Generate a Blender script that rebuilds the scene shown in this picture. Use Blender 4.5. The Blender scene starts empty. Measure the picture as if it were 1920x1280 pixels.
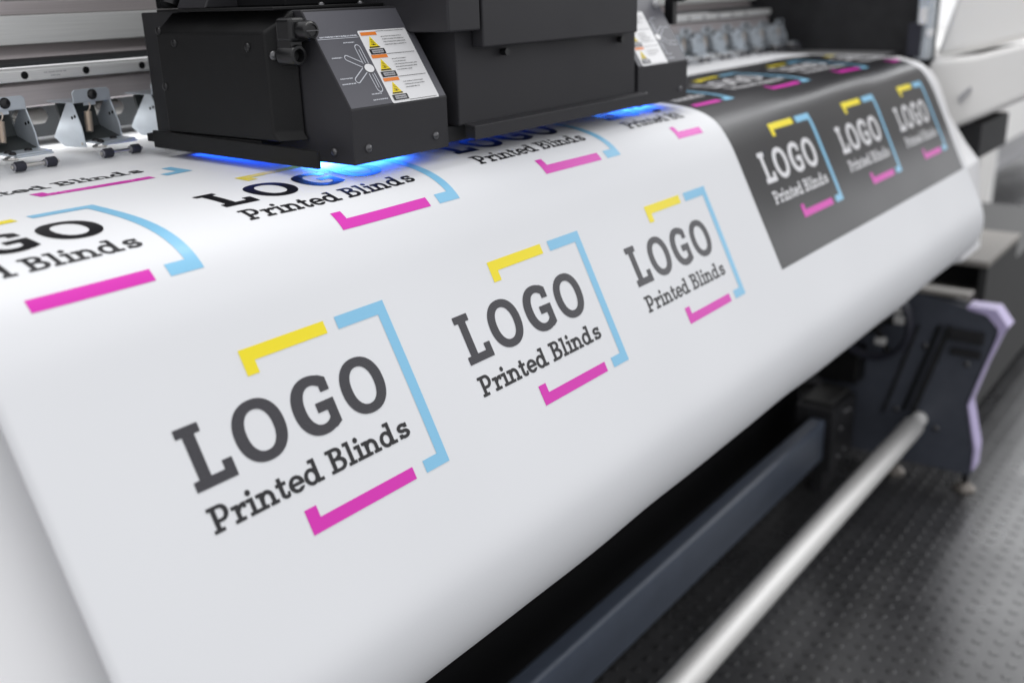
import bpy, bmesh, math, random
import numpy as np
from mathutils import Vector, Matrix
random.seed(4)
sc = bpy.context.scene
COL = sc.collection
H = 0.92                      # height of the lens above the floor; all coordinates below are relative to it

# ------------------------------------------------------------------ camera
cam = bpy.data.cameras.new('camera'); camo = bpy.data.objects.new('camera', cam); COL.objects.link(camo)
f_px = 1886.05
Xc = np.array([1533., -707., f_px]); Xc /= np.linalg.norm(Xc)
Zc = -np.array([170., 5400., f_px]); Zc /= np.linalg.norm(Zc)
Yc = np.cross(Zc, Xc)
Mc = np.array([Xc, Yc, Zc])
r_, d_, f_ = Mc @ np.array([1, 0, 0]), Mc @ np.array([0, 1, 0]), Mc @ np.array([0, 0, 1])
camo.matrix_world = Matrix(((r_[0], -d_[0], -f_[0], 0), (r_[1], -d_[1], -f_[1], 0), (r_[2], -d_[2], -f_[2], H), (0, 0, 0, 1)))
cam.sensor_width = 36; cam.lens = f_px * 36 / 1920
cam.clip_start = 0.01; cam.clip_end = 100
cam.dof.use_dof = True; cam.dof.focus_distance = 0.71; cam.dof.aperture_fstop = 4.8
sc.camera = camo

# ------------------------------------------------------------------ light
w = bpy.data.worlds.new('World'); sc.world = w; w.use_nodes = True
bg = w.node_tree.nodes['Background']; bg.inputs[0].default_value = (.97, .975, 1, 1); bg.inputs[1].default_value = .88
def area(name, loc, target, sx, sy, energy, color=(1, 1, 1)):
    l = bpy.data.lights.new(name, 'AREA'); l.shape = 'RECTANGLE'; l.size = sx; l.size_y = sy; l.energy = energy; l.color = color
    o = bpy.data.objects.new(name, l); COL.objects.link(o); o.location = loc
    o.rotation_euler = (Vector(target) - Vector(loc)).to_track_quat('-Z', 'Y').to_euler()
    return o
area('ceiling_panel', (1.4, 0.92, 3.1), (1.4, .92, .8), 4.4, .22, 26, (1, .985, .96))
area('window_light', (5.6, -.55, 2.3), (0, -.55, 2.3), 3.1, 2.0, 52, (.97, .985, 1))
sc.view_settings.view_transform = 'Standard'; sc.view_settings.look = 'None'
sc.view_settings.exposure = .24; sc.view_settings.gamma = 1; sc.view_settings.use_curve_mapping = False

# ------------------------------------------------------------------ materials
MATS = {}
def mat(name, base, rough=.5, metal=0., spec=.5, noise=0., nscale=40., bump=0., bscale=300., emit=None, estr=0., coat=0., stretch=None, rnoise=0.):
    m = bpy.data.materials.new(name); m.use_nodes = True; nt = m.node_tree; b = nt.nodes['Principled BSDF']
    b.inputs['Base Color'].default_value = (*base, 1); b.inputs['Roughness'].default_value = rough
    b.inputs['Metallic'].default_value = metal; b.inputs['Specular IOR Level'].default_value = spec
    if coat: b.inputs['Coat Weight'].default_value = coat; b.inputs['Coat Roughness'].default_value = .2
    if emit: b.inputs['Emission Color'].default_value = (*emit, 1); b.inputs['Emission Strength'].default_value = estr
    if noise or bump or rnoise:
        tc = nt.nodes.new('ShaderNodeTexCoord'); mp = nt.nodes.new('ShaderNodeMapping')
        if stretch: mp.inputs['Scale'].default_value = stretch
        nt.links.new(tc.outputs['Object'], mp.inputs[0])
    if noise or rnoise:
        n = nt.nodes.new('ShaderNodeTexNoise'); n.inputs['Scale'].default_value = nscale; n.inputs['Detail'].default_value = 6
        nt.links.new(mp.outputs[0], n.inputs['Vector'])
        if noise:
            mr = nt.nodes.new('ShaderNodeMapRange'); mr.inputs[1].default_value = .3; mr.inputs[2].default_value = .7
            mr.inputs[3].default_value = 1 - noise; mr.inputs[4].default_value = 1 + noise
            nt.links.new(n.outputs[0], mr.inputs[0])
            mx = nt.nodes.new('ShaderNodeVectorMath'); mx.operation = 'SCALE'; mx.inputs[0].default_value = base
            nt.links.new(mr.outputs[0], mx.inputs['Scale']); nt.links.new(mx.outputs[0], b.inputs['Base Color'])
        if rnoise:
            m2 = nt.nodes.new('ShaderNodeMapRange'); m2.inputs[1].default_value = .3; m2.inputs[2].default_value = .7
            m2.inputs[3].default_value = rough - rnoise; m2.inputs[4].default_value = rough + rnoise
            nt.links.new(n.outputs[0], m2.inputs[0]); nt.links.new(m2.outputs[0], b.inputs['Roughness'])
    if bump:
        n2 = nt.nodes.new('ShaderNodeTexNoise'); n2.inputs['Scale'].default_value = bscale; n2.inputs['Detail'].default_value = 3
        nt.links.new(mp.outputs[0], n2.inputs['Vector'])
        bp = nt.nodes.new('ShaderNodeBump'); bp.inputs['Strength'].default_value = bump; bp.inputs['Distance'].default_value = .0005
        nt.links.new(n2.outputs[0], bp.inputs['Height']); nt.links.new(bp.outputs[0], b.inputs['Normal'])
    MATS[name] = m; return m
mat('vinyl', (.79, .80, .82), .55, spec=.35, bump=.05, bscale=900)
INKR = .32
mat('ink_black', (.007, .0065, .009), INKR, spec=.5)
mat('ink_yellow', (.93, .77, .004), INKR, spec=.5)
mat('ink_cyan', (.24, .56, .80), INKR, spec=.5)
mat('ink_magenta', (.70, .015, .45), INKR, spec=.5)
mat('ink_white', (.78, .78, .80), INKR, spec=.45)
def hatched():
    m = bpy.data.materials.new('ink_hatched'); m.use_nodes = True; nt = m.node_tree; b = nt.nodes['Principled BSDF']
    uv = nt.nodes.new('ShaderNodeUVMap'); sp = nt.nodes.new('ShaderNodeSeparateXYZ'); nt.links.new(uv.outputs[0], sp.inputs[0])
    mu = nt.nodes.new('ShaderNodeMath'); mu.operation = 'MULTIPLY'; mu.inputs[1].default_value = 2 * math.pi / 1.25; nt.links.new(sp.outputs[1], mu.inputs[0])
    sn = nt.nodes.new('ShaderNodeMath'); sn.operation = 'SINE'; nt.links.new(mu.outputs[0], sn.inputs[0])
    mr = nt.nodes.new('ShaderNodeMapRange'); mr.inputs[1].default_value = .2; mr.inputs[2].default_value = 1; nt.links.new(sn.outputs[0], mr.inputs[0])
    mx = nt.nodes.new('ShaderNodeMix'); mx.data_type = 'RGBA'; mx.inputs[6].default_value = (.010, .010, .013, 1); mx.inputs[7].default_value = (.11, .105, .125, 1)
    nt.links.new(mr.outputs[0], mx.inputs[0]); nt.links.new(mx.outputs[2], b.inputs['Base Color'])
    b.inputs['Roughness'].default_value = INKR; b.inputs['Specular IOR Level'].default_value = .5
    MATS['ink_hatched'] = m
hatched()
mat('black_plastic', (.007, .007, .0075), .5, spec=.25, noise=.15, rnoise=.06, bump=.25, bscale=1400)
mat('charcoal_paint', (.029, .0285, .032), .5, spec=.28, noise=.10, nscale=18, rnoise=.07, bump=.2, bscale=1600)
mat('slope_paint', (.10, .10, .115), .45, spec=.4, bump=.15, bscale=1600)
mat('dark_void', (.006, .006, .007), .7, spec=.2)
mat('dark_sheet', (.022, .022, .024), .55, spec=.3, noise=.2)
mat('navy_paint', (.072, .080, .102), .42, spec=.45, noise=.08)
mat('steel_blue_paint', (.070, .086, .118), .38, spec=.5, noise=.06)
mat('lilac_paint', (.56, .49, .76), .4)
mat('brushed_aluminium', (.50, .50, .50), .36, metal=.85, noise=.12, nscale=30, stretch=(.6, 40, 40), rnoise=.05)
mat('pale_aluminium', (.74, .745, .73), .5, metal=.3, noise=.06, nscale=30, stretch=(.5, 30, 30))
mat('rose_aluminium', (.60, .55, .55), .45, metal=.5, noise=.06, nscale=30, stretch=(.5, 30, 30))
mat('rail_steel', (.80, .80, .79), .42, metal=.25, noise=.08, nscale=60, stretch=(.5, 30, 30))
mat('tube_metal', (.80, .79, .77), .48, metal=.55, noise=.04, nscale=30, stretch=(.4, 20, 20))
mat('zinc_sheet', (.60, .65, .70), .42, metal=.55, noise=.07, nscale=60)
mat('steel', (.6, .58, .55), .28, metal=1.)
mat('spring_steel', (.68, .60, .52), .35, metal=.7)
mat('screw_black', (.010, .010, .011), .3, spec=.4)
mat('screw_steel', (.13, .13, .135), .32, metal=.8)
mat('rubber', (.022, .023, .035), .55, spec=.4)
mat('back_sheet', (.055, .06, .064), .5, metal=.3)
mat('bracket_dark', (.055, .062, .062), .5, metal=.3)
mat('bushing_grey', (.22, .22, .24), .5)
mat('nylon', (.36, .35, .33), .5)
mat('platen', (.35, .35, .36), .45, metal=.6)
mat('white_enamel', (.88, .88, .89), .4)
mat('cream_plastic', (.89, .88, .86), .45, noise=.02, nscale=5)
mat('label_white', (.78, .78, .79), .35)
mat('label_orange', (.80, .22, .03), .4)
mat('label_yellow', (.85, .66, .01), .4)
mat('label_black', (.015, .015, .016), .4)
mat('label_grey', (.40, .40, .42), .4)
mat('print_grey', (.55, .57, .62), .4)
mat('print_slot', (.20, .21, .24), .4)
mat('cabinet_grey', (.034, .034, .033), .6)
mat('beige_board', (.25, .235, .215), .6)
mat('mat_rubber', (.036, .036, .038), .45, spec=.4, noise=.18, nscale=9, bump=.2, bscale=500)
mat('mat_stud', (.022, .022, .023), .4, spec=.4)
mat('floor_rubber', (.045, .045, .047), .30, spec=.75, rnoise=.06, noise=.18, nscale=9, bump=.2, bscale=500)
mat('stud_rubber', (.028, .028, .029), .28, spec=.75)
mat('foot_metal', (.22, .20, .18), .4, metal=.6)
mat('uv_glass', (.02, .05, .3), .3, emit=(.03, .16, 1), estr=9)

# ------------------------------------------------------------------ mesh helpers
class MB:
    def __init__(s): s.v = []; s.f = []; s.uv = None
    def add(s, vs, fs):
        b = len(s.v); s.v += [tuple(p) for p in vs]; s.f += [tuple(i + b for i in q) for q in fs]; return s
    def box(s, x0, x1, y0, y1, z0, z1):
        return s.add([(x, y, z) for z in (z0, z1) for y in (y0, y1) for x in (x0, x1)],
                     [(0, 2, 3, 1), (4, 5, 7, 6), (0, 1, 5, 4), (2, 6, 7, 3), (0, 4, 6, 2), (1, 3, 7, 5)])
    def prism(s, prof, x0, x1):                 # profile of (y,z) swept along x
        n = len(prof)
        vs = [(x0, *p) for p in prof] + [(x1, *p) for p in prof]
        fs = [(i, (i + 1) % n, n + (i + 1) % n, n + i) for i in range(n)]
        return s.add(vs, fs + [tuple(range(n))[::-1], tuple(range(n, 2 * n))])
    def poly_xz(s, prof, y0, y1):
        n = len(prof)
        vs = [(p[0], y0, p[1]) for p in prof] + [(p[0], y1, p[1]) for p in prof]
        fs = [(i, (i + 1) % n, n + (i + 1) % n, n + i) for i in range(n)]
        return s.add(vs, fs + [tuple(range(n))[::-1], tuple(range(n, 2 * n))])
    def lathe(s, p0, p1, prof, seg=24):          # profile of (t along p0->p1 in metres, radius)
        p0 = Vector(p0); ax = (Vector(p1) - p0).normalized(); q = ax.orthogonal().normalized(); r = ax.cross(q)
        vs = []; fs = []; n = len(prof)
        for t, rad in prof:
            for k in range(seg):
                a = 2 * math.pi * k / seg; vs.append(p0 + ax * t + (q * math.cos(a) + r * math.sin(a)) * max(rad, 1e-5))
        for i in range(n - 1):
            for k in range(seg): fs.append((i * seg + k, i * seg + (k + 1) % seg, (i + 1) * seg + (k + 1) % seg, (i + 1) * seg + k))
        fs += [tuple(range(seg))[::-1], tuple(range((n - 1) * seg, n * seg))]
        return s.add(vs, fs)
    def cyl(s, p0, p1, r, seg=20, ch=0.):
        L = (Vector(p1) - Vector(p0)).length
        return s.lathe(p0, p1, [(0, r - ch), (ch, r), (L - ch, r), (L, r - ch)] if ch else [(0, r), (L, r)], seg)
    def dome(s, p, nrm, r, h, seg=16):
        p = Vector(p); nrm = Vector(nrm).normalized()
        return s.lathe(p, p + nrm, [(0, r), (h * .35, r * .97), (h * .75, r * .72), (h, r * .25)], seg)
    def tube(s, pts, r, seg=8):
        for a, b in zip(pts[:-1], pts[1:]): s.cyl(a, b, r, seg)
        return s
def fix(me):
    bm = bmesh.new(); bm.from_mesh(me); bmesh.ops.recalc_face_normals(bm, faces=bm.faces); bm.to_mesh(me); bm.free()
def root_loc(o):
    l = Vector((0, 0, 0))
    while o is not None: l += o.location; o = o.parent
    return l
def build(name, mb, m, parent=None, bevel=0., smooth=False, seg=2, origin=None, flip=True):
    """vertices are given relative to the lens; the object lands at the right place under its parent"""
    org = Vector((0, 0, 0)) if origin is None else Vector(origin)
    par = root_loc(parent)
    me = bpy.data.meshes.new(name)
    me.from_pydata([tuple(Vector(v) + Vector((0, 0, H)) - par - org) for v in mb.v], [], mb.f)
    if flip: fix(me)
    me.materials.append(MATS[m])
    if mb.uv:
        l = me.uv_layers.new(name='UVMap')
        for lp in me.loops: l.data[lp.index].uv = mb.uv[lp.vertex_index]
    o = bpy.data.objects.new(name, me); COL.objects.link(o); o.location = org
    if parent is not None: o.parent = parent
    if bevel:
        b = o.modifiers.new('bevel', 'BEVEL'); b.width = bevel; b.segments = seg; b.limit_method = 'ANGLE'; b.angle_limit = .5; b.harden_normals = False
    if smooth:
        for p in me.polygons: p.use_smooth = True
        try: me.set_sharp_from_angle(angle=math.radians(40))
        except Exception: pass
    return o
def thing(name, loc, label, cat, group=None):
    o = bpy.data.objects.new(name, None); COL.objects.link(o); o.location = (loc[0], loc[1], loc[2] + H); o.empty_display_size = .05
    o['label'] = label; o['category'] = cat
    if group: o['group'] = group
    return o
def tag(o, label, cat): o['label'] = label; o['category'] = cat; return o

# ------------------------------------------------------------------ floor
FZ = -H
o = build('floor', MB().add([(-6, -8, FZ), (16, -8, FZ), (16, 10, FZ), (-6, 10, FZ)], [(0, 1, 2, 3)]), 'floor_rubber'); o['kind'] = 'structure'
MT = 0.
P_ = .031; rr = .0070
flos = MB()
for j in range(-14, 34):
    for i in range(-8, 110):
        x = .52 + (i + (.5 if j % 2 else 0)) * P_; y = .02 + j * P_ * .866
        if y < -.2 or x < .3 or y / x < .05 or y / x > 1.1 or y > .66: continue
        t_, z_ = flos, FZ
        n = 14; vs = []
        for (r, h) in ((1., .0001), (.80, .0009)):
            for k in range(n): a = 2 * math.pi * k / n; vs.append((x + rr * r * math.cos(a), y + rr * r * math.sin(a), z_ + h))
        t_.add(vs, [(k, (k + 1) % n, n + (k + 1) % n, n + k) for k in range(n)] + [tuple(range(n, 2 * n))])
o = build('floor_studs', flos, 'stud_rubber', flip=False); o['kind'] = 'stuff'; tag(o, 'small round raised studs of the dark rubber floor', 'floor studs')

# ------------------------------------------------------------------ the printer's fixed body
PR = thing('wide_format_printer', (.8, .9, -H), 'wide format roll printer body with metal gantry rail and white end cover', 'printer')
X0, X1 = -.35, 1.895
build('upper_fascia', MB().prism([(.868, -.0075), (.868, .0035), (.90, .0045), (.90, -.0075)], X0, X1), 'rose_aluminium', PR, .0008)
build('top_cover', MB().box(X0, X1, .872, .95, .005, .1400), 'dark_sheet', PR, .001)
build('added_shade_hood', MB().box(X0, X1, .76, .97, .1405, .155), 'dark_sheet', PR, .003)  # unseen hood, added to shade the platen from the overhead light
build('gantry_beam', MB().prism([(.862, -.008), (.860, -.0312), (.94, -.0312), (.94, -.008)], X0, X1), 'pale_aluminium', PR, .0008)
build('beam_groove', MB().prism([(.874, -.0315), (.868, -.0425), (.94, -.0425), (.94, -.0315)], X0, X1), 'rose_aluminium', PR)
build('rail_ledge', MB().prism([(.846, -.0455), (.843, -.0478), (.94, -.0478), (.94, -.043), (.866, -.043)], X0, X1), 'back_sheet', PR, .0005)
RL = build('guide_rail', MB().prism([(.8285, -.0493), (.8275, -.0503), (.8275, -.0578), (.8285, -.0588), (.842, -.0588), (.842, -.0485), (.8310, -.0485)], X0, X1), 'rail_steel', PR, .0006)
first = None
for k in range(-12, 26):
    x = .4296 + .0542 * k
    if .505 < x < .56 or x < .56 or x > 1.0:
        if first is None:
            a = MB().lathe((x, .8276, -.0538), (x, .8266, -.0538), [(0, .0031), (.0004, .0031), (.0006, .0026)], 18)
            first = build('rail_screw', a, 'screw_black', RL, origin=(x - .8, .0, 0)); fx = x
            b_ = build('socket', MB().cyl((x, .8275, -.0538), (x, .8268, -.0538), .0014, 6), 'dark_void', None)
            bpy.data.objects.remove(b_)
        else:
            c = first.copy(); COL.objects.link(c); c.parent = RL; c.location.x += x - fx
# faint etched marks on the rail face
e = MB()
for (xa, xb, z) in ((.4465, .4492, -.0528), (.4502, .4560, -.0528), (.4568, .4625, -.0528), (.4635, .4660, -.0528), (.4520, .4565, -.0556), (.4572, .4600, -.0556)):
    x = xa
    while x < xb:
        w_ = random.uniform(.0004, .0009); e.box(x, min(x + w_, xb), .82735, .8276, z - .0005, z + .0005); x += w_ + .0004
build('etched_marking', e, 'label_grey', RL, flip=False)
build('lower_rail_plate', MB().prism([(.832, -.0625), (.8315, -.0785), (.835, -.0800), (.848, -.0800), (.848, -.060), (.838, -.0603)], X0, X1), 'rose_aluminium', PR, .0006)
build('back_sheet', MB().prism([(.868, -.080), (.880, -.1105), (.886, -.1105), (.878, -.080)], X0, X1), 'back_sheet', PR)
build('shadow_gap', MB().box(X0, X1, .885, .93, -.1105, -.060), 'dark_void', PR)
for i, x in enumerate([.33 - .0731 * 2 + .0731 * k for k in range(24)]):
    o_ = MB().cyl((x + .100, .858, -.0900), (x + .1275, .858, -.0900), .0066, 18, .003)
    if x + .1 < .56 or x > 1.0: build('feed_roller', o_, 'nylon', PR, smooth=True)
build('platen', MB().prism([(.585, -.1245), (.96, -.1222), (.96, -.16), (.585, -.16)], X0, X1), 'platen', PR)
AP = [(.560, -.128), (.537, -.134), (.520, -.144), (.508, -.158), (.496, -.176), (.400, -.368), (.420, -.372), (.52, -.19), (.57, -.16), (.58, -.13)]
build('front_apron', MB().prism(AP, -.35, 1.715), 'white_enamel', PR, .003, smooth=True)
AE = [(.560, -.128), (.527, -.136), (.505, -.150), (.490, -.170), (.468, -.2219), (.4356, -.2674), (.412, -.2945), (.393, -.4447), (.418, -.4527), (.47, -.4527), (.47, -.30), (.52, -.19), (.57, -.16), (.58, -.13)]
build('apron_end', MB().prism(AE, 1.717, 1.832), 'white_enamel', PR, .003, smooth=True)
build('lower_panel', MB().box(X0, 1.84, .70, .72, -.905, -.16), 'dark_void', PR, .001)  # near-black panel, carried down near the floor to block light from behind
for x in (.62, .95, 1.28):
    build('panel_screw', MB().dome((x, .70, -.62), (0, -1, 0), .005, .002), 'screw_steel', PR)
build('end_wall', MB().box(1.90, 1.915, .525, .96, -.20, .22), 'dark_sheet', PR, .001)
build('inner_bracket', MB().box(1.86, 1.898, .525, .545, -.135, .03).box(1.85, 1.898, .512, .528, -.02, .012), 'zinc_sheet', PR, .001)
build('end_clip', MB().box(1.845, 1.86, .528, .538, -.076, -.05).box(1.848, 1.86, .515, .525, -.096, -.085), 'label_white', PR, .001)
build('sensor_block', MB().box(1.85, 1.897, .535, .556, -.13, -.075), 'rubber', PR, .001)
build('wall_bolt', MB().dome((1.90, .80, -.115), (-1, 0, 0), .012, .006), 'screw_steel', PR)
# end housing : two shells with a seam between them
up = [(.522, -.132), (.497, -.034), (.47, .12), (.40, .22), (-.05, .25), (-.05, .005), (.12, -.030), (.25, -.066), (.37, -.0995), (.45, -.121)]
build('upper_end_cover', MB().prism(up, 1.905, 2.27), 'cream_plastic', PR, .012, smooth=True, seg=4)
lo = [(.527, -.139), (.45, -.128), (.37, -.106), (.25, -.072), (.12, -.036), (-.05, .0), (-.05, -.035), (.10, -.085), (.36, -.1955), (.470, -.252), (.535, -.26)]
build('lower_end_cover', MB().prism(lo, 1.885, 2.29), 'cream_plastic', PR, .010, smooth=True, seg=4)
build('grip_slot', MB().prism([(.470, -.198), (.452, -.180), (.450, -.186), (.466, -.208)], 1.879, 1.8848), 'label_grey', PR)
build('leg_bracket', MB().box(1.90, 2.10, .43, .56, -.305, -.245), 'dark_sheet', PR, .002)

# pinch roller brackets, one built, the others copied with their parts
BX = .4464
def bracket(parent):
    x0, x1 = BX, BX + .0334
    tabp = [(x0, -.0762), (x0, -.0680), (x0 + .0022, -.0660), (x1 - .0022, -.0660), (x1, -.0680), (x1, -.0762)]
    m = MB().poly_xz(tabp, .7900, .7912)
    m.box(x0, x1, .7912, .832, -.0768, -.0758)
    wl = [(.7914, -.0758), (.783, -.0946), (.7808, -.1112), (.8148, -.1122), (.8276, -.1060), (.8276, -.1045), (.800, -.0758)]
    m.prism(wl, x0 - .0008, x0 + .0003); m.prism(wl, x1 - .0003, x1 + .0008)
    b = build('pinch_roller_bracket', m, 'zinc_sheet', parent, .0003, seg=1)
    build('dark_backing_plate', MB().prism([(.818, -.0775), (.812, -.0985), (.7840, -.1058), (.7838, -.1072), (.815, -.1000), (.820, -.0775)], x0 + .0004, x1 - .0004), 'bracket_dark', b)  # slanted panel and added back plate, coloured dark for the dim open interior
    build('mounting_screw', MB().dome((x0 + .0172, .7900, -.0707), (0, -1, 0), .0043, .0028, 18), 'screw_black', b, smooth=True)
    build('foot_plate', MB().box(x0 + .0010, x1 + .0010, .7635, .7845, -.1075, -.1060).box(x0 + .003, x1 - .001, .7580, .7632, -.1085, -.1072), 'zinc_sheet', b, .0003, seg=1)
    for dx in (.0055, .0215):
        build('foot_screw', MB().dome((x0 + dx, .7755, -.1060), (0, -.2, 1), .0030, .0022, 14), 'screw_black', b, smooth=True)
    build('clip_screw', MB().dome((x0 + .0035, .7650, -.1060), (0, -.2, 1), .0028, .0020, 14), 'screw_black', b, smooth=True)
    pts = [(x0 + .001 + .007 * (1 - math.cos(a)) - .0065, .7615 - .0075 * math.sin(a), -.1085) for a in [math.pi * k / 10 for k in range(6)]]
    build('wire_clip', MB().tube([(x0 + .002, .7665, -.1075)] + pts, .0010, 8), 'steel', b, smooth=True)
    build('axle', MB().cyl((x0 - .0045, .7545, -.1140), (x0 + .0330, .7545, -.1140), .0015, 10), 'steel', b, smooth=True)
    for a, c in ((-.0022, .0062), (.0226, .0310)):
        r = build('roller', MB().cyl((x0 + a, .7545, -.1140), (x0 + c, .7545, -.1140), .0038, 20, .0010), 'rubber', b, smooth=True)
        build('bushing', MB().cyl((x0 + a - .0012, .7545, -.1140), (x0 + a + .0002, .7545, -.1140), 0.0028, 16), 'bushing_grey', r, smooth=True)
    # tension spring with hook
    prof = []; L = .0165
    for k in range(45): prof.append((L * k / 44, .0029 + (.00040 if k % 2 else 0)))
    s = MB().lathe((x0 + .0118, .7915, -.0840), (x0 + .0090, .7885, -.1005), prof, 14)
    s.tube([(x0 + .0118, .7915, -.0842), (x0 + .0132, .790, -.0815), (x0 + .0140, .790, -.0790), (x0 + .0128, .790, -.0770)], .0006, 6)
    build('spring', s, 'spring_steel', b, smooth=True)
    build('spring_hook', MB().box(x0 + .0085, x0 + .0190, .7898, .7906, -.0790, -.0763), 'zinc_sheet', b)
    for (y, z) in ((.7900, -.0868), (.7945, -.0880)):
        build('hole', MB().cyl((x0 - .0008, y, z), (x0 - .0011, y, z), .0013, 12), 'dark_void', b)
        build('hole', MB().cyl((x1 - .0003, y, z), (x1 - .0006, y, z), .0013, 12), 'dark_void', b)
    build('rivet', MB().dome((x0 - .0008, .7855, -.1085), (-1, 0, 0), .0014, .0008, 10), 'steel', b, smooth=True)
    return b
def copy_tree(o, parent, dx):
    c = o.copy(); COL.objects.link(c); c.parent = parent; c.location.x += dx
    for ch in o.children: copy_tree(ch, c, 0)
    return c
b0 = bracket(PR)
for k in list(range(-3, 0)) + [1, 2] + list(range(7, 20)): copy_tree(b0, PR, .0731 * k)

# ------------------------------------------------------------------ printed media
upp = [(.95, -.1165), (.75, -.118), (.62, -.1195), (.58, -.1205), (.55, -.122), (.53, -.1243), (.515, -.1275), (.503, -.1318), (.4935, -.137), (.4855, -.1445), (.4785, -.1545), (.472, -.1640)]
PP = [np.array(p) for p in upp]
prof = []
for i in range(len(PP) - 1):
    p0 = PP[max(i - 1, 0)]; p1 = PP[i]; p2 = PP[i + 1]; p3 = PP[i + 2] if i + 2 < len(PP) else PP[i + 1] + np.array([-.447, -.894]) * .01
    for t in np.arange(12) / 12:
        prof.append(.5 * ((2 * p1) + (-p0 + p2) * t + (2 * p0 - 5 * p1 + 4 * p2 - p3) * t * t + (-p0 + 3 * p1 - 3 * p2 + p3) * t ** 3))
i_line = len(prof)
for s in np.linspace(.1833, .390, 70): z = -s / 1.1175; prof.append(np.array([.5535 + .4988 * z, z]))
R_ = .0734; p0 = prof[-1]; cen = p0 + R_ * np.array([.894, -.447]); a0 = math.atan2(.447, -.894)
for i in range(1, 80): a = a0 + math.radians(1.5 * i); prof.append(cen + R_ * np.array([math.cos(a), math.sin(a)]))
prof = np.array(prof)
a_l = np.concatenate([[0], np.cumsum(np.linalg.norm(np.diff(prof, axis=0), axis=1))]); al_line = a_l[i_line]
ev = np.arange(0, a_l[-1], .001); pe = np.stack([np.interp(ev, a_l, prof[:, k]) for k in (0, 1)], 1)   # even 1 mm steps, kinks smoothed out
kk = np.exp(-.5 * (np.arange(-24, 25) / 8.) ** 2); kk /= kk.sum()
ps = np.stack([np.convolve(np.concatenate([2 * pe[0, k] - pe[24:0:-1, k], pe[:, k], 2 * pe[-1, k] - pe[-2:-26:-1, k]]), kk, 'valid') for k in (0, 1)], 1)
prof = ps; i_line = int(round(al_line / .001)) + 40
arc = np.concatenate([[0], np.cumsum(np.linalg.norm(np.diff(prof, axis=0), axis=1))]); arc += -prof[i_line, 1] * 1.1175 - arc[i_line]
tan = np.gradient(prof, axis=0); tan /= np.linalg.norm(tan, axis=1)[:, None]
nor = np.stack([tan[:, 1], -tan[:, 0]], 1)                       # outward normal in (y,z)
def surf(x, a, off=0.):
    x = np.asarray(x, float); a = np.asarray(a, float)
    y = np.interp(a, arc, prof[:, 0]); z = np.interp(a, arc, prof[:, 1]); ny = np.interp(a, arc, nor[:, 0]); nz = np.interp(a, arc, nor[:, 1])
    wv = .0009 * np.sin(9 * x + 4 * a + .6) + .0005 * np.sin(23 * x - 15 * a + 2.) + .0002 * np.sin(41 * x + 30 * a)
    # shallow rounded cockles in the sheet next to the pinch rollers
    for cx in (.335, .375, .415):
        wv = wv + .0007 * np.exp(-(((x - cx) / .017) ** 2 + ((a + .052 + .05 * (x - .375)) / .012) ** 2))
    return np.stack([x, y + ny * (off + wv), z + nz * (off + wv)], -1)
XL, XR = .1965, 1.739
xs = np.linspace(XL, XR, 260)
aa = arc[arc > -.40]
G = surf(xs[None, :].repeat(len(aa), 0), aa[:, None].repeat(len(xs), 1))
mm = MB(); mm.v = [tuple(p) for p in G.reshape(-1, 3)]
nx = len(xs)
mm.f = [(j * nx + i, (j + 1) * nx + i, (j + 1) * nx + i + 1, j * nx + i + 1) for j in range(len(aa) - 1) for i in range(nx - 1)]
MEDIA = build('printed_banner', mm, 'vinyl', smooth=True, flip=False)
so = MEDIA.modifiers.new('thickness', 'SOLIDIFY'); so.thickness = .0004; so.offset = -1
tag(MEDIA, 'white vinyl sheet printed with rows of LOGO Printed Blinds marks, draped over printer front', 'printed banner')

def rect_quads(x0, x1, a0_, a1_):
    na = max(1, int(math.ceil((a1_ - a0_) / .0015))); nx_ = max(1, int(math.ceil((x1 - x0) / .012)))
    ax = np.linspace(a0_, a1_, na + 1); xx = np.linspace(x0, x1, nx_ + 1)
    vs = [(x, a) for a in ax for x in xx]
    fs = [(j * (nx_ + 1) + i, (j + 1) * (nx_ + 1) + i, (j + 1) * (nx_ + 1) + i + 1, j * (nx_ + 1) + i + 1) for j in range(na) for i in range(nx_)]
    return vs, fs
def decal(name, pieces, m, parent, off, uv_origin=None):
    """pieces: lists of (x,a) vertices and faces laid on the sheet"""
    mb = MB(); allxa = []
    for vs, fs in pieces:
        b = len(allxa); allxa += vs; mb.f += [tuple(i + b for i in q) for q in fs]
    xa = np.array(allxa); mb.v = [tuple(p) for p in surf(xa[:, 0], xa[:, 1], off)]
    if uv_origin is not None: mb.uv = [(float(p[0] * 1000), float((p[1] - uv_origin) * 1000)) for p in xa]
    return build(name, mb, m, parent, flip=False, smooth=True)

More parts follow.
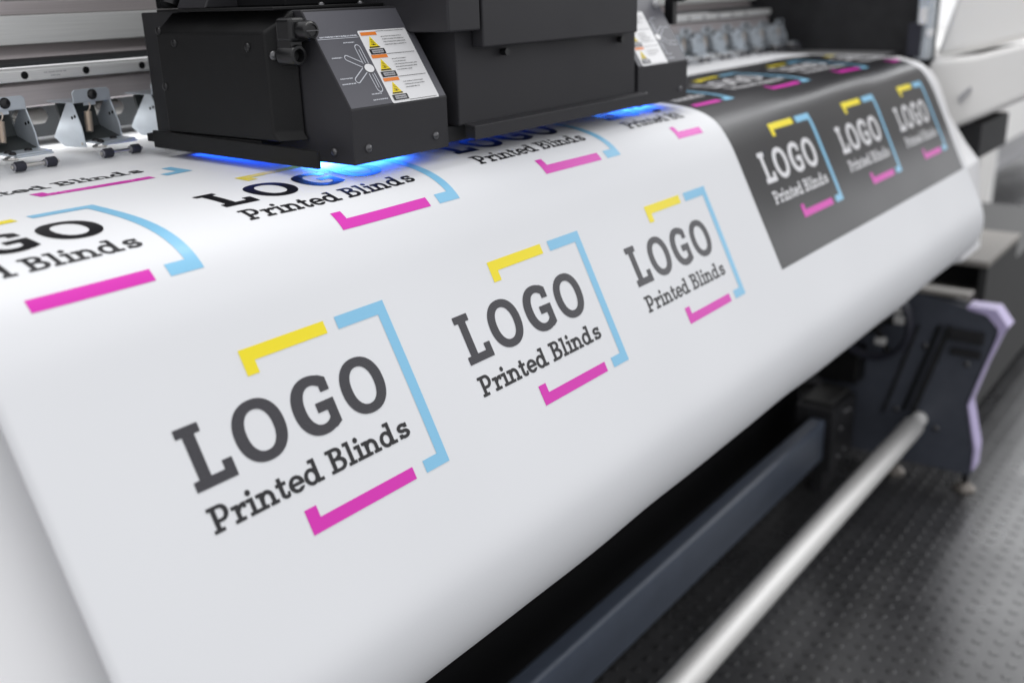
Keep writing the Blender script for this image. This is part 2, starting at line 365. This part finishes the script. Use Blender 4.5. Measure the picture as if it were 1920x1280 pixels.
# --- slab serif lettering as distance fields (millimetres, v downwards)
def Rc(u, v, x0, x1, v0, v1): return np.maximum(np.maximum(x0 - u, u - x1), np.maximum(v0 - v, v - v1))
def El(u, v, cx, cv, rx, rv, p=2.): return (((abs(u - cx) / rx) ** p + (abs(v - cv) / rv) ** p) ** (1 / p) - 1) * min(rx, rv)
def Rg(u, v, cx, cv, rx, rv, ix, iv, p=2., icx=None): return np.maximum(El(u, v, cx, cv, rx, rv, p), -El(u, v, cx if icx is None else icx, cv, ix, iv, p))
def U(*a):
    r = a[0]
    for b in a[1:]: r = np.minimum(r, b)
    return r
def I(*a):
    r = a[0]
    for b in a[1:]: r = np.maximum(r, b)
    return r
def big(u, v):
    L = U(Rc(u, v, 0, 15.8, 28.6, 34), Rc(u, v, 4, 11.7, 30, 62), Rc(u, v, 0, 27.4, 58.6, 64.6), Rc(u, v, 20.7, 27.4, 53.4, 64.6))
    O = Rg(u, v, 50.9, 46.55, 17.8, 18.35, 9.5, 12.3, 2.2)
    ring = Rg(u, v, 93.3, 46.55, 17.5, 18.35, 9.0, 12.2, 2.2, icx=93.9)
    Gg = U(I(ring, u - 103.5, -Rc(u, v, 94.5, 130, 36, 53)), I(Rc(u, v, 99.9, 106.9, 29.6, 40.3), (-(v - 28.4) + .56 * (u - 99.9)) * .8), Rc(u, v, 92.7, 107.1, 45.5, 51.6),
           I(Rc(u, v, 100, 107.1, 45.5, 63.5), ((v - 64.4) + .50 * (u - 100.5)) * .85))
    O2 = Rg(u, v, 132.3, 46.55, 17.5, 18.35, 9.3, 12.3, 2.2)
    return U(L, O, Gg, O2)
def small(u, v):
    T, X, B = 74.3, 79.1, 88.6; s = 1.75; g = []
    def st(x0, x1, t): g.append(Rc(u, v, x0, x1, t, B))
    def hs(x0, x1, t): g.append(Rc(u, v, x0, x1, t, t + s))
    bs = B - s
    # P
    st(2.2, 4.8, T); hs(.1, 7.7, T); hs(.2, 7.0, bs); g.append(I(Rg(u, v, 7.6, 78.95, 4.8, 4.65, 2.2, 2.9), 7.6 - u)); g.append(Rc(u, v, 4, 7.7, 81.85, 83.6))
    # r
    st(16.4, 18.85, X); hs(14.2, 18.8, X); hs(14.3, 21.3, bs); g.append(I(Rg(u, v, 22.4, 84.3, 5.4, 5.3, 3.2, 3.3), u - 23.7, 18 - u, v - 83)); g.append(Rc(u, v, 21.8, 23.7, 79.1, 82.1))
    for d in (0, 82.2):                                           # i
        st(26.6 + d, 29.05 + d, X); hs(24.5 + d, 29 + d, X); hs(24.6 + d, 31 + d, bs); g.append(El(u, v, 27.4 + d, 75.8, 1.6, 1.6))
    for d in (0, 81.7):                                           # n
        st(33.2 + d, 35.65 + d, X); hs(31.2 + d, 35.6 + d, X); hs(31.3 + d, 37.5 + d, bs)
        g.append(I(Rg(u, v, 38.2 + d, 83.8, 4.7, 4.8, 2.25, 2.75), v - 83.8, 35 + d - u)); g.append(Rc(u, v, 40.45 + d, 42.9 + d, 83.7, B)); hs(39.0 + d, 44.9 + d, bs)
    # t
    g.append(Rc(u, v, 47.4, 49.85, 76.2, 86.2)); hs(45.6, 52.6, X); g.append(I(Rg(u, v, 50.9, 86.0, 3.5, 2.75, 1.1, 1.0), 86.0 - v, u - 53.0)); g.append(Rc(u, v, 51.9, 53.3, 85.5, 87.4))
    # e
    g.append(I(Rg(u, v, 59.6, 83.9, 5.35, 4.95, 2.85, 3.15), -Rc(u, v, 60.5, 70, 84.7, 86.3))); g.append(Rc(u, v, 55.3, 64.7, 83.1, 84.7))
    for d in (0, 61.8):                                           # d
        g.append(Rg(u, v, 70.9 + d, 83.9, 5.1, 4.95, 2.65, 3.15)); st(73.9 + d, 76.35 + d, T); hs(71.7 + d, 76.3 + d, T); hs(74 + d, 79 + d, bs)
    # B
    st(87.4, 90.0, T); hs(85.4, 92.4, T); hs(85.4, 93.0, bs); g.append(I(Rg(u, v, 92.3, 77.85, 4.5, 3.55, 2.0, 1.8), 92.3 - u)); g.append(I(Rg(u, v, 92.9, 84.55, 5.3, 4.05, 2.7, 2.3), 92.9 - u)); g.append(Rc(u, v, 89, 93, 80.2, 82.0))
    # l
    st(101.4, 103.85, T); hs(99.4, 103.8, T); hs(99.5, 105.7, bs)
    # s
    g.append(I(Rg(u, v, 147.8, 81.95, 4.3, 2.88, 2.0, 1.05), -Rc(u, v, 147.8, 155, 81.95, 90))); g.append(I(Rg(u, v, 148.2, 85.75, 4.5, 2.88, 2.2, 1.05), -Rc(u, v, 140, 148.2, 78, 85.75)))
    g.append(Rc(u, v, 150.2, 152.0, 79.4, 82.0)); g.append(Rc(u, v, 143.6, 145.4, 85.7, 88.3))
    return U(*g) - .2
def raster(fn, x0, x1, v0, v1, h):
    us = np.arange(x0, x1 + h, h); vv = np.arange(v0, v1 + h, h)
    D = fn(us[None, :].repeat(len(vv), 0), vv[:, None].repeat(len(us), 1)) + 1e-7
    ins = D < 0; verts = []; faces = []
    def addp(pts): pts = pts[::-1]; b = len(verts); verts.extend(pts); faces.append(tuple(range(b, b + len(pts))))
    for j in range(len(vv) - 1):
        cnt = ins[j, :-1].astype(int) + ins[j, 1:] + ins[j + 1, :-1] + ins[j + 1, 1:]
        run = None
        for i in np.nonzero(cnt)[0]:
            if cnt[i] == 4:
                if run is None or run[1] != i or us[i] - us[run[0]] > 10:
                    if run: addp([(us[run[0]], vv[j]), (us[run[1]], vv[j]), (us[run[1]], vv[j + 1]), (us[run[0]], vv[j + 1])])
                    run = [i, i + 1]
                else: run[1] = i + 1
                continue
            c = [(j, i), (j, i + 1), (j + 1, i + 1), (j + 1, i)]; pts = []
            for k in range(4):
                A, Bq = c[k], c[(k + 1) % 4]; da, db = D[A], D[Bq]
                if da < 0: pts.append((us[A[1]], vv[A[0]]))
                if (da < 0) != (db < 0):
                    t = da / (da - db); pts.append((us[A[1]] + (us[Bq[1]] - us[A[1]]) * t, vv[A[0]] + (vv[Bq[0]] - vv[A[0]]) * t))
            if len(pts) > 2: addp(pts)
        if run: addp([(us[run[0]], vv[j]), (us[run[1]], vv[j]), (us[run[1]], vv[j + 1]), (us[run[0]], vv[j + 1])])
    return verts, faces
GB = raster(big, -1, 151, 27.5, 65.6, .5)
GS = raster(small, -.6, 154, 73.5, 89.6, .32)
def clip(vs, fs, c0, c1):
    out = []
    for f in fs:
        xx = [vs[i][0] for i in f]
        if max(xx) <= c0 or min(xx) >= c1: continue
        out.append(f)
    return [(min(max(p[0], c0), c1), p[1]) for p in vs], out
def clean(vs, fs):
    used = sorted({i for f in fs for i in f}); mp = {k: n for n, k in enumerate(used)}
    return [vs[i] for i in used], [tuple(mp[i] for i in f) for f in fs]
def logo(right, top, c0, c1, text, big_m, off, parent, note, vmin=-1):
    ox = right - .1751
    def T(vs, fs):
        v2, f2 = clip([(ox + u / 1000, top + v / 1000) for u, v in vs], fs, c0, c1); return clean(v2, f2)
    def rects(rs):
        r = []
        for (u0, u1, v0, v1) in rs:
            if v1 <= vmin: continue
            v0 = max(v0, vmin + 18 if vmin > 0 else v0)
            x0, x1 = max(ox + u0 / 1000, c0), min(ox + u1 / 1000, c1)
            if x1 - x0 > .0005: r.append(rect_quads(x0, x1, top + v0 / 1000, top + v1 / 1000))
        return r
    b = T(*GB); root = None
    if b[1] and vmin < 0: root = decal('logo_lettering', [b], big_m, parent, off, uv_origin=top)
    s_ = T(*GS)
    if s_[1]:
        t = decal('caption_lettering', [s_], text, root if root else parent, off)
        if root is None: root = t
    for nm, mt, rs in (('yellow_corner', 'ink_yellow', [(57, 122.5, 0, 8.1), (57, 65.6, 8.1, 15.8)]),
                       ('blue_bracket', 'ink_cyan', [(131.8, 175.1, 0, 8.2), (166.8, 175.1, 8.2, 107), (153, 175.1, 107, 115.3)]),
                       ('magenta_corner', 'ink_magenta', [(57, 66, 99.8, 107.2), (57, 143.3, 107.2, 115.3)])):
        r = rects(rs)
        if r: decal(nm, r, mt, root if root else parent, off)
    if root and note: root['label'] = note
W0, W1 = .2335, .958
for i, n_ in enumerate(('nearest', 'middle', 'farthest')):
    logo(.4511 + .2285 * i, .2129, W0, W1, 'ink_black', 'ink_hatched' if i else 'ink_hatched', .00025, MEDIA, n_ + ' LOGO lettering on the white front of the sheet')
for i in range(4): logo(.3371 + .2285 * i, .0450, W0, W1, 'ink_black', 'ink_black', .00025, MEDIA, None)
for i in range(-1, 3): logo(.4505 + .2285 * i, -.1229, W0, W1, 'ink_black', 'ink_black', .00025, MEDIA, None, vmin=70)
BK = decal('black_print_block', [rect_quads(1.0, 1.72, -.035, .3256)], 'ink_black', MEDIA, .00015)
for i in range(3): logo(1.2215 + .2285 * i, .1705, 1.012, 1.715, 'ink_white', 'ink_white', .0004, BK, None)
for i in range(4): logo(1.1072 + .2285 * i, .0026, 1.012, 1.715, 'ink_white', 'ink_white', .0004, BK, None)

# ------------------------------------------------------------------ print carriage
CA = thing('print_carriage', (.74, .64, -.114), 'charcoal print head carriage with sloped hoods, warning labels and glowing blue lamps', 'print carriage')
dv = Vector((0, .0302, .0475)).normalized(); nn = Vector((0, -dv.z, dv.y))
def onslope(x0, u, t, off): p = Vector((x0 + u / 1000, .5216, -.0756)) + dv * (t / 1000) + nn * off; return tuple(p)
def sdecal(name, polys, m, parent, x0, off):
    mb = MB()
    for poly in polys: mb.add([onslope(x0, u, t, off) for u, t in poly], [tuple(range(len(poly)))])
    return build(name, mb, m, parent, flip=False)
def rct(u0, u1, t0, t1): return [(u0, t0), (u1, t0), (u1, t1), (u0, t1)]
def ringpoly(cu, ct, ru, rt, wd, n=24):
    q = []
    for k in range(n):
        a, b = 2 * math.pi * k / n, 2 * math.pi * (k + 1) / n
        q.append([(cu + ru * math.cos(a), ct + rt * math.sin(a)), (cu + ru * math.cos(b), ct + rt * math.sin(b)), (cu + (ru - wd) * math.cos(b), ct + (rt - wd) * math.sin(b)), (cu + (ru - wd) * math.cos(a), ct + (rt - wd) * math.sin(a))])
    return q
def slot(p, q, hw, wd):                                            # outline of a slot, rounded at p, open at q
    p = Vector(p); q = Vector(q); d = (q - p).normalized(); s = Vector((-d.y, d.x)); out = []
    for sg in (1, -1):
        a = p + s * sg * hw; b = q + s * sg * hw; a2 = p + s * sg * (hw - wd); b2 = q + s * sg * (hw - wd)
        out.append([tuple(a), tuple(b), tuple(b2), tuple(a2)])
    for k in range(8):
        A, B = math.pi * (k / 8 - .5), math.pi * ((k + 1) / 8 - .5)
        f = lambda r, a: tuple(p - d * r * math.cos(a) + s * r * math.sin(a))
        out.append([f(hw, A), f(hw, B), f(hw - wd, B), f(hw - wd, A)])
    return out
hoodp = [(.5216, -.1140), (.5216, -.0756), (.5640, -.0089), (.610, -.0089), (.610, -.1140)]
def hood(x0, name, mirror):
    w_ = .1015
    hd = build(name, MB().prism(hoodp, x0, x0 + w_), 'charcoal_paint', CA, .0007)
    X = (lambda u: 101.5 - u) if mirror else (lambda u: u)
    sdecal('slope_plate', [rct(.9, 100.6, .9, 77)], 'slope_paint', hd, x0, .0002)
    # front and side screws
    for (x, z) in ((.0139, -.1034), (.0862, -.1035)):
        build('screw', MB().dome((x0 + x, .5216, z), (0, -1, .0), .0031, .0022, 16), 'screw_steel', hd, smooth=True)
    if not mirror: build('screw', MB().dome((x0, .5418, -.1056), (-1, 0, 0), .0029, .002, 16), 'screw_steel', hd, smooth=True)
    # operating diagram
    g = []
    g += [rct(1.5, 41, 54.7, 55.15)] if not mirror else []
    fx = (lambda pl: [[(X(u), t) for u, t in p] for p in pl])
    mk = slot((35, 46.3), (35.2, 33.6), 3.0, .75) + slot((20, 39.2), (31.5, 32.8), 2.5, .75) + slot((19.6, 21.5), (31, 28.5), 2.5, .75) + slot((36.4, 13.3), (36, 25.6), 3.0, .75)
    mk += [rct(34.8, 35.5, 34, 45), rct(36.1, 36.8, 14, 25)]
    sdecal('diagram', fx(mk) + g, 'print_grey', hd, x0, .00045)
    sdecal('diagram_hub', [[(X(36.2 + 4.6 * math.cos(2 * math.pi * k / 24)), 29.8 + 3.4 * math.sin(2 * math.pi * k / 24)) for k in range(24)]], 'label_white', hd, x0, .0006)
    def words(u0, u1, t, hgt, out):
        u = u0
        while u < u1:
            w2 = random.uniform(.5, 1.5); out.append(rct(u, min(u + w2, u1), t - hgt * random.uniform(.7, 1), t + hgt * random.uniform(.7, 1))); u += w2 + random.choice((.25, .3, .6))
    tx = []
    for (u0, u1, t) in ((23.5, 34.2, 51.1), (5.8, 15.5, 39.9), (4, 16, 23.6), (3.4, 16.5, 19.4), (26, 36, 9.5), (24.8, 39.5, 4.9)): words(u0, u1, t, .55, tx)
    if not mirror: words(4, 40.2, 56.4, .65, tx)
    sdecal('diagram_caption', fx(tx), 'print_grey', hd, x0, .0005)
    # warning label : white plate with three notices
    o0 = 42.2 if not mirror else 101.5 - 93.0
    q = []; r_ = 1.6
    u0, u1, t0, t1 = o0, o0 + 50.8, .4, 59.8
    for (cu, ct, a) in ((u1 - r_, t1 - r_, 0), (u0 + r_, t1 - r_, 90), (u0 + r_, t0 + r_, 180), (u1 - r_, t0 + r_, 270)):
        q += [(cu + r_ * math.cos(math.radians(a + k * 18)), ct + r_ * math.sin(math.radians(a + k * 18))) for k in range(6)]
    lb = sdecal('warning_label', [q], 'label_white', hd, x0, .0004)
    yel, blk, ora, gry, thin = [], [], [], [], []
    for n_, ty in enumerate((58.3, 39.6, 20.6)):
        ora.append(rct(o0 + 1.8, o0 + 18.0, ty - 2.7, ty))
        a = ty - 3.7; bq = ty - 13.1; cx = o0 + 9.6
        tri = lambda s0, s1: [(cx - 5.6 * s0, a - 9.4 * s0), (cx + 5.6 * s0, a - 9.4 * s0), (cx + 5.6 * s1, a - 9.4 * s1), (cx - 5.6 * s1, a - 9.4 * s1)]
        yel.append([(cx - 5.6, bq), (cx + 5.6, bq), (cx + .2, a), (cx - .2, a)])
        for s0 in (.28, .42, .56, .70): blk.append([(p[0] * .62 + cx * .38, p[1]) for p in tri(s0 + .035, s0)])
        blk.append(tri(.98, .88)); blk.append([(cx - .8, a - 7.2), (cx + .8, a - 7.2), (cx + .6, a - 6.2), (cx - .6, a - 6.2)])
        blk.append(rct(o0 + 2.6, o0 + 18.2, ty - 18.3, ty - 13.9))
        gry.append(rct(o0 + 4.6, o0 + 16.2, ty - 17.5, ty - 14.8))
        words(o0 + 5.4, o0 + 15.4, ty - 16.2, .35, thin)
        blk.append(rct(o0 + 18.4, o0 + 48, ty - .1 if n_ else ty, ty + .25 if n_ else ty + .3))
        nl = (4, 5, 3)[n_]
        for k in range(nl): words(o0 + 20.5, o0 + 20.5 + random.uniform(13, 25), ty - 4.6 - k * 2.25, .28, thin)
    blk.append(rct(o0 + 18.4, o0 + 48, 1.4, 1.75))
    sdecal('notice_header', ora, 'label_orange', lb, x0, .0006); sdecal('hazard_triangle', yel, 'label_yellow', lb, x0, .0006)
    sdecal('notice_marks', blk, 'label_black', lb, x0, .00075); sdecal('notice_band', gry, 'label_grey', lb, x0, .0009); sdecal('notice_lines', thin, 'label_black' if False else 'cabinet_grey', lb, x0, .00105)
    # lamp head inside the hood
    build('lamp_glass', MB().box(x0 + .020, x0 + .082, .548, .598, -.1155, -.1142), 'uv_glass', hd)
    return hd
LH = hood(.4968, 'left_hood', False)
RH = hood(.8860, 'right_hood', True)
# side cover on the left of the carriage
sv_ = []
prof_side = [(.711, -.0985), (.5855, -.0985), (.5855, -.0232), (.711, -.0232)]
m = MB()
pts = {}
ol = [(.711, -.0232), (.5835, -.0232), (.5835, -.0925), (.578, -.0985), (.711, -.0985)]
a = [(.478, y, z) for y, z in ol]
b = [(.4955, .711, -.0088), (.4955, .5690, -.0088), (.4955, .5690, -.0930), (.4955, .5640, -.0985), (.4955, .711, -.0985)]
m.add(a + b, [(0, 1, 2, 3, 4), (5, 9, 8, 7, 6), (0, 5, 6, 1), (1, 6, 7, 2), (2, 7, 8, 3), (3, 8, 9, 4), (4, 9, 5, 0)])
SC = build('side_cover', m, 'black_plastic', CA, .0016, seg=3)
for (y, z) in ((.6883, -.0309), (.6021, -.033), (.7075, -.0636), (.7065, -.022)):
    build('cover_screw', MB().dome((.478, y, z), (-1, 0, 0), .0031, .0018, 16), 'screw_black', SC, smooth=True)
build('top_plate', MB().box(.482, .985, .575, .7115, -.0086, -.0064), 'black_plastic', CA, .0006)
build('rear_body', MB().box(.500, .985, .612, .76, -.1120, -.0088), 'dark_sheet', CA, .001)
build('upper_body', MB().prism([(.60, -.0062), (.60, .05), (.76, .05), (.76, -.0062)], .515, .98), 'dark_void', CA, .001)
for x in (.535, .575, .60): build('plate_screw', MB().dome((x, .584, -.0064), (0, 0, 1), .0026, .0022, 12), 'screw_steel', CA, smooth=True)
build('cable_guide', MB().poly_xz([(.485, -.0062), (.510, .040), (.53, .04), (.535, -.0062)], .655, .69), 'charcoal_paint', CA, .001)
build('cable', MB().tube([(.486, .70, -.003), (.492, .70, .012), (.50, .70, .04)], .007, 12), 'screw_black', CA, smooth=True)
build('guard_plate', MB().add([(.476, .5371, -.1146), (.476, .7310, -.1118), (.476, .7310, -.0982), (.476, .5371, -.1019), (.4788, .5371, -.1146), (.4788, .7310, -.1118), (.4788, .7310, -.0982), (.4788, .5371, -.1019)],
      [(0, 1, 2, 3), (4, 7, 6, 5), (0, 4, 5, 1), (1, 5, 6, 2), (2, 6, 7, 3), (3, 7, 4, 0)]), 'black_plastic', CA, .0006)
build('guard_tab', MB().box(.479, .488, .731, .744, -.108, -.1015), 'black_plastic', CA, .0005)
build('guard_strut', MB().box(.479, .499, .60, .72, -.104, -.0990), 'black_plastic', CA, .0005)
# latch knob on the side cover
lt = build('latch', MB().box(.4795, .4945, .5560, .5730, -.0300, -.0135), 'screw_black', CA, .003, seg=3)
build('knob', MB().lathe((.489, .5600, -.0222), (.489, .5440, -.0222), [(0, .0066), (.012, .0066), (.0145, .0062), (.0158, .0052), (.016, .004), (.0150, .0035)], 24), 'screw_black', lt, smooth=True)
build('knob_slot', MB().box(.4832, .4948, .5440, .5446, -.0226, -.0220), 'screw_steel', lt)
build('loop', MB().lathe((.4850, .5720, -.0385), (.4850, .5560, -.0385), [(0, .0072), (.0145, .0072), (.016, .0064), (.016, .0046), (.0105, .0044), (.010, .001)], 24).box(.4800, .4900, .5580, .5720, -.0350, -.0250), 'screw_black', lt, smooth=True)
build('latch_screw', MB().dome((.4795, .5760, -.0385), (-.4, -1, 0), .0034, .002, 14), 'screw_steel', lt, smooth=True)
# centre
build('centre_cover', MB().box(.6125, .8800, .5220, .611, -.1000, .06), 'charcoal_paint', CA, .0010)
up1 = build('upper_panel', MB().box(.5910, .6285, .5100, .600, -.0285, .07), 'charcoal_paint', CA, .0014)
up2 = build('upper_panel', MB().box(.6312, .8640, .5100, .5215, -.0415, .07), 'charcoal_paint', CA, .0012)
for x in (.668, .846): build('panel_stud', MB().cyl((x, .5205, -.0470), (x, .5150, -.0470), .0030, 14), 'screw_black', CA, smooth=True)
build('front_bar', MB().prism([(.5215, -.0985), (.5100, -.1000), (.5100, -.1108), (.5112, -.1108), (.5112, -.1012), (.5215, -.0997)], .6170, .8850), 'charcoal_paint', CA, .0005)
build('bar_end', MB().box(.6185, .6200, .5113, .5215, -.1100, -.1002), 'dark_sheet', CA)
build('head_base', MB().box(.604, .884, .528, .75, -.1125, -.1003), 'dark_sheet', CA, .001)
build('right_knob', MB().lathe((1.0035, .552, -.0105), (1.0035, .535, -.0105), [(0, .0070), (.015, .0070), (.017, .0055)], 20).box(.9970, 1.006, .545, .556, -.0400, -.0120).box(1.0, 1.028, .545, .556, -.0165, -.004), 'screw_black', CA, .001)
build('right_fitting', MB().dome((.976, .556, -.0190), (0, -1, 0), .0045, .004), 'label_grey', CA, smooth=True)
# lamp light of the two curing lamps and a weaker one under the heads
def blue(name, x, y, z, sx, sy, e, c=(.05, .22, 1)):
    l = area(name, (x, y, z + H), (x, y - .004, z + H - .05), sx, sy, e, c); return l
blue('curing_lamp_light', .5475, .584, -.1158, .070, .030, .32)
blue('curing_lamp_light', .9365, .584, -.1158, .070, .030, .32)
blue('curing_lamp_light', .540, .655, -.1130, .09, .11, .10, (.01, .09, 1))
area('added_platen_fill', (.80, .864, -.0995 + H), (.80, .835, -.16 + H), 2.0, .006, .45, (1, 1, 1))  # added strip lamp that brightens the sheet behind the pinch rollers
blue('curing_lamp_light', .745, .60, -.1135, .22, .05, .06, (.02, .10, 1))

# ------------------------------------------------------------------ beam under the machine
CB = thing('stand_crossbar', (.9, .625, -H), 'blue grey steel box beam running under the printed sheet', 'crossbar')
build('beam', MB().box(-.4, 1.680, .585, .614, -.840, -.758), 'steel_blue_paint', CB, .006, seg=3)
BR_ = build('end_bracket', MB().box(1.683, 1.80, .572, .645, -.868, -.742), 'dark_sheet', CB, .003)
for (y, z) in ((.59, -.765), (.61, -.762), (.60, -.79), (.59, -.845), (.615, -.842)):
    build('bolt', MB().dome((1.74 + random.uniform(-.03, .03), .572, z), (0, -1, 0), .006, .004), 'screw_steel', BR_, smooth=True)
build('bracket_cap', MB().box(1.70, 1.80, .585, .64, -.7415, -.735), 'cabinet_grey', BR_, .002)
for x in (.0,): build('support_post', MB().box(x - .3, x - .22, .59, .612, -H + MT + .0002, -.842), 'dark_sheet', CB, .002)
build('support_post', MB().box(1.70, 1.78, .59, .612, -H + MT + .0002, -.87), 'dark_sheet', CB, .002)

# ------------------------------------------------------------------ tube
TB = thing('aluminium_tube', (.9, .465, -.789), 'bare satin metal tube lying along the printer above the floor', 'tube')
build('tube', MB().lathe((-.5, .465, -.789), (1.806, .465, -.789), [(0, .015), (0, .0195), (.001, .020), (2.305, .020), (2.306, .0195), (2.306, .015)], 40), 'tube_metal', TB, smooth=True)
build('tube_plug', MB().cyl((1.8061, .465, -.789), (1.8475, .465, -.789), .0145, 24), 'cream_plastic', TB, smooth=True)
build('tube_plug', MB().cyl((-.505, .465, -.789), (-.4995, .465, -.789), .0145, 24), 'cream_plastic', TB, smooth=True)

# ------------------------------------------------------------------ take-up stand on the right
TS = thing('take_up_stand', (1.88, .47, -H), 'dark navy take-up stand with lilac front edge and levelling foot', 'stand')
pl = [(.66, -.545), (.4803, -.547), (.4052, -.560), (.3740, -.566), (.3520, -.586), (.352, -.602), (.3680, -.668), (.3860, -.742), (.3660, -.825), (.3640, -.882), (.500, -.884), (.66, -.882)]
SP = build('side_plate', MB().prism(pl, 1.850, 1.858), 'navy_paint', TS, .002)
tr = [(.4052, -.556), (.357, -.555), (.334, -.584), (.3440, -.602), (.3640, -.667), (.3820, -.742), (.3600, -.826), (.3600, -.868)]
trin = [(.4052, -.5615), (.3720, -.5675), (.3500, -.590), (.350, -.604), (.3665, -.668), (.3845, -.742), (.3645, -.827), (.3645, -.868)]
mt_ = MB()
for i in range(len(tr) - 1): mt_.prism([tr[i], tr[i + 1], trin[i + 1], trin[i]], 1.846, 1.888)
build('edge_trim', mt_, 'lilac_paint', TS, .0)
build('outer_plate', MB().prism(pl, 1.878, 1.885), 'navy_paint', TS, .002)
build('top_tray', MB().box(1.846, 1.888, .405, .50, -.545, -.537), 'beige_board', TS, .002)
for (y, z) in ((.4702, -.6444), (.3948, -.666), (.5107, -.7804), (.4345, -.8028)):
    build('plate_screw', MB().dome((1.850, y, z), (-1, 0, 0), .0062, .003), 'screw_steel', SP, smooth=True)
def strip(y0, z0, y1, z1, wd, th):
    d = Vector((y1 - y0, z1 - z0)).normalized(); s = Vector((-d.y, d.x)) * wd / 2
    return MB().prism([(y0 + s.x, z0 + s.y), (y1 + s.x, z1 + s.y), (y1 - s.x, z1 - s.y), (y0 - s.x, z0 - s.y)], 1.850 - th, 1.8495)
build('guide_rib', strip(.4300, -.598, .4780, -.775, .010, .010), 'dark_sheet', SP, .001)
build('guide_rib', strip(.4480, -.600, .4960, -.778, .007, .006), 'black_plastic', SP, .001)
build('guide_rib', strip(.4850, -.606, .5330, -.790, .006, .006), 'dark_sheet', SP, .001)
build('latch_block', MB().box(1.836, 1.8495, .37, .43, -.622, -.600).box(1.840, 1.8495, .372, .425, -.650, -.636), 'dark_sheet', SP, .003)
# hub wheel
rg = MB(); NS, NT = 48, 12
for k in range(NS):
    a_ = 2 * math.pi * k / NS
    for t in range(NT):
        b_ = 2 * math.pi * t / NT; rr_ = .066 + .0065 * math.cos(b_)
        rg.v.append((1.796 + .014 * math.sin(b_), .552 + rr_ * math.cos(a_), -.598 + rr_ * math.sin(a_)))
rg.f = [(k * NT + t, ((k + 1) % NS) * NT + t, ((k + 1) % NS) * NT + (t + 1) % NT, k * NT + (t + 1) % NT) for k in range(NS) for t in range(NT)]
HW = build('hub_wheel', rg, 'rubber', TS, smooth=True)
for k in range(5):
    a_ = 2 * math.pi * k / 5 + .4
    build('spoke', MB().cyl((1.796, .552 + .014 * math.cos(a_), -.598 + .014 * math.sin(a_)), (1.796, .552 + .066 * math.cos(a_), -.598 + .066 * math.sin(a_)), .006, 10), 'black_plastic', HW, smooth=True)
build('hub', MB().cyl((1.775, .552, -.598), (1.8495, .552, -.598), .017, 24, .002), 'black_plastic', HW, smooth=True)
for (y, z) in ((.505, -.585), (.535, -.630), (.51, -.565)): build('hub_lug', MB().box(1.786, 1.80, y - .010, y + .010, z - .007, z + .007), 'tube_metal', HW, .003)
# base and feet
build('base_bar', MB().box(1.859, 1.877, .365, .66, -.884, -.874), 'navy_paint', TS, .002)
for (y) in (.376, .508):
    ft = build('levelling_foot', MB().cyl((1.865, y, -.9045), (1.865, y, -.880), .006, 14), 'screw_black', TS, smooth=True)
    build('foot_pad', MB().lathe((1.865, y, -H + MT + .0002), (1.865, y, -.90), [(0, .021), (.005, .021), (.011, .014), (.016, .010)], 24), 'foot_metal', ft, smooth=True)
build('gear_motor', MB().box(1.80, 1.8495, .575, .65, -.73, -.66), 'black_plastic', TS, .004)

# ------------------------------------------------------------------ background things
CBN = thing('storage_cabinet', (2.6, .75, -H), 'dark grey cabinet on castors with beige top behind the take-up stand', 'cabinet')
build('front_panel', MB().box(2.10, 2.36, .432, .447, -.870, -.545), 'cabinet_grey', CBN, .002)
build('back_panel', MB().box(2.10, 2.36, 1.04, 1.055, -.870, -.545), 'cabinet_grey', CBN, .002)
build('end_panel', MB().box(2.345, 2.3595, .448, 1.039, -.870, -.545), 'cabinet_grey', CBN, .002)
build('shelf_board', MB().box(2.10, 2.344, .448, 1.039, -.635, -.620), 'beige_board', CBN, .002)
build('bottom_board', MB().box(2.10, 2.344, .448, 1.039, -.868, -.855), 'dark_sheet', CBN, .002)
build('dark_bay_sheet', MB().box(2.20, 2.215, .448, 1.039, -.619, -.5475), 'dark_void', CBN)  # near-black sheet stands in for the dark of the open bay
build('top_board', MB().box(2.08, 2.365, .428, 1.06, -.544, -.532), 'beige_board', CBN, .002)
build('side_unit', MB().box(2.362, 2.95, .434, 1.05, -.872, -.588), 'cabinet_grey', CBN, .003)
for (x, y) in ((2.16, .50), (2.88, .49), (2.16, .98), (2.88, .98)): build('castor', MB().cyl((x - .012, y, -.8955), (x + .012, y, -.8955), .0243, 20, .004), 'rubber', CBN, smooth=True)
WT = thing('white_worktable', (5.0, 1.35, -H), 'out of focus white worktable far behind the printer end', 'worktable')
build('table_top', MB().box(4.2, 6.2, .85, 1.9, -.30, -.26), 'cream_plastic', WT, .004)
build('apron_panel', MB().box(4.25, 6.1, .88, .90, -.62, -.301), 'cream_plastic', WT, .004)
for (x, y) in ((4.28, .93), (6.1, .93), (4.28, 1.8), (6.1, 1.8)): build('leg', MB().box(x - .03, x + .03, y - .025, y + .025, -H + .001, -.301), 'cream_plastic', WT, .003)
build('lower_shelf', MB().box(4.315, 6.06, .96, 1.75, -.78, -.76), 'label_grey', WT, .003)
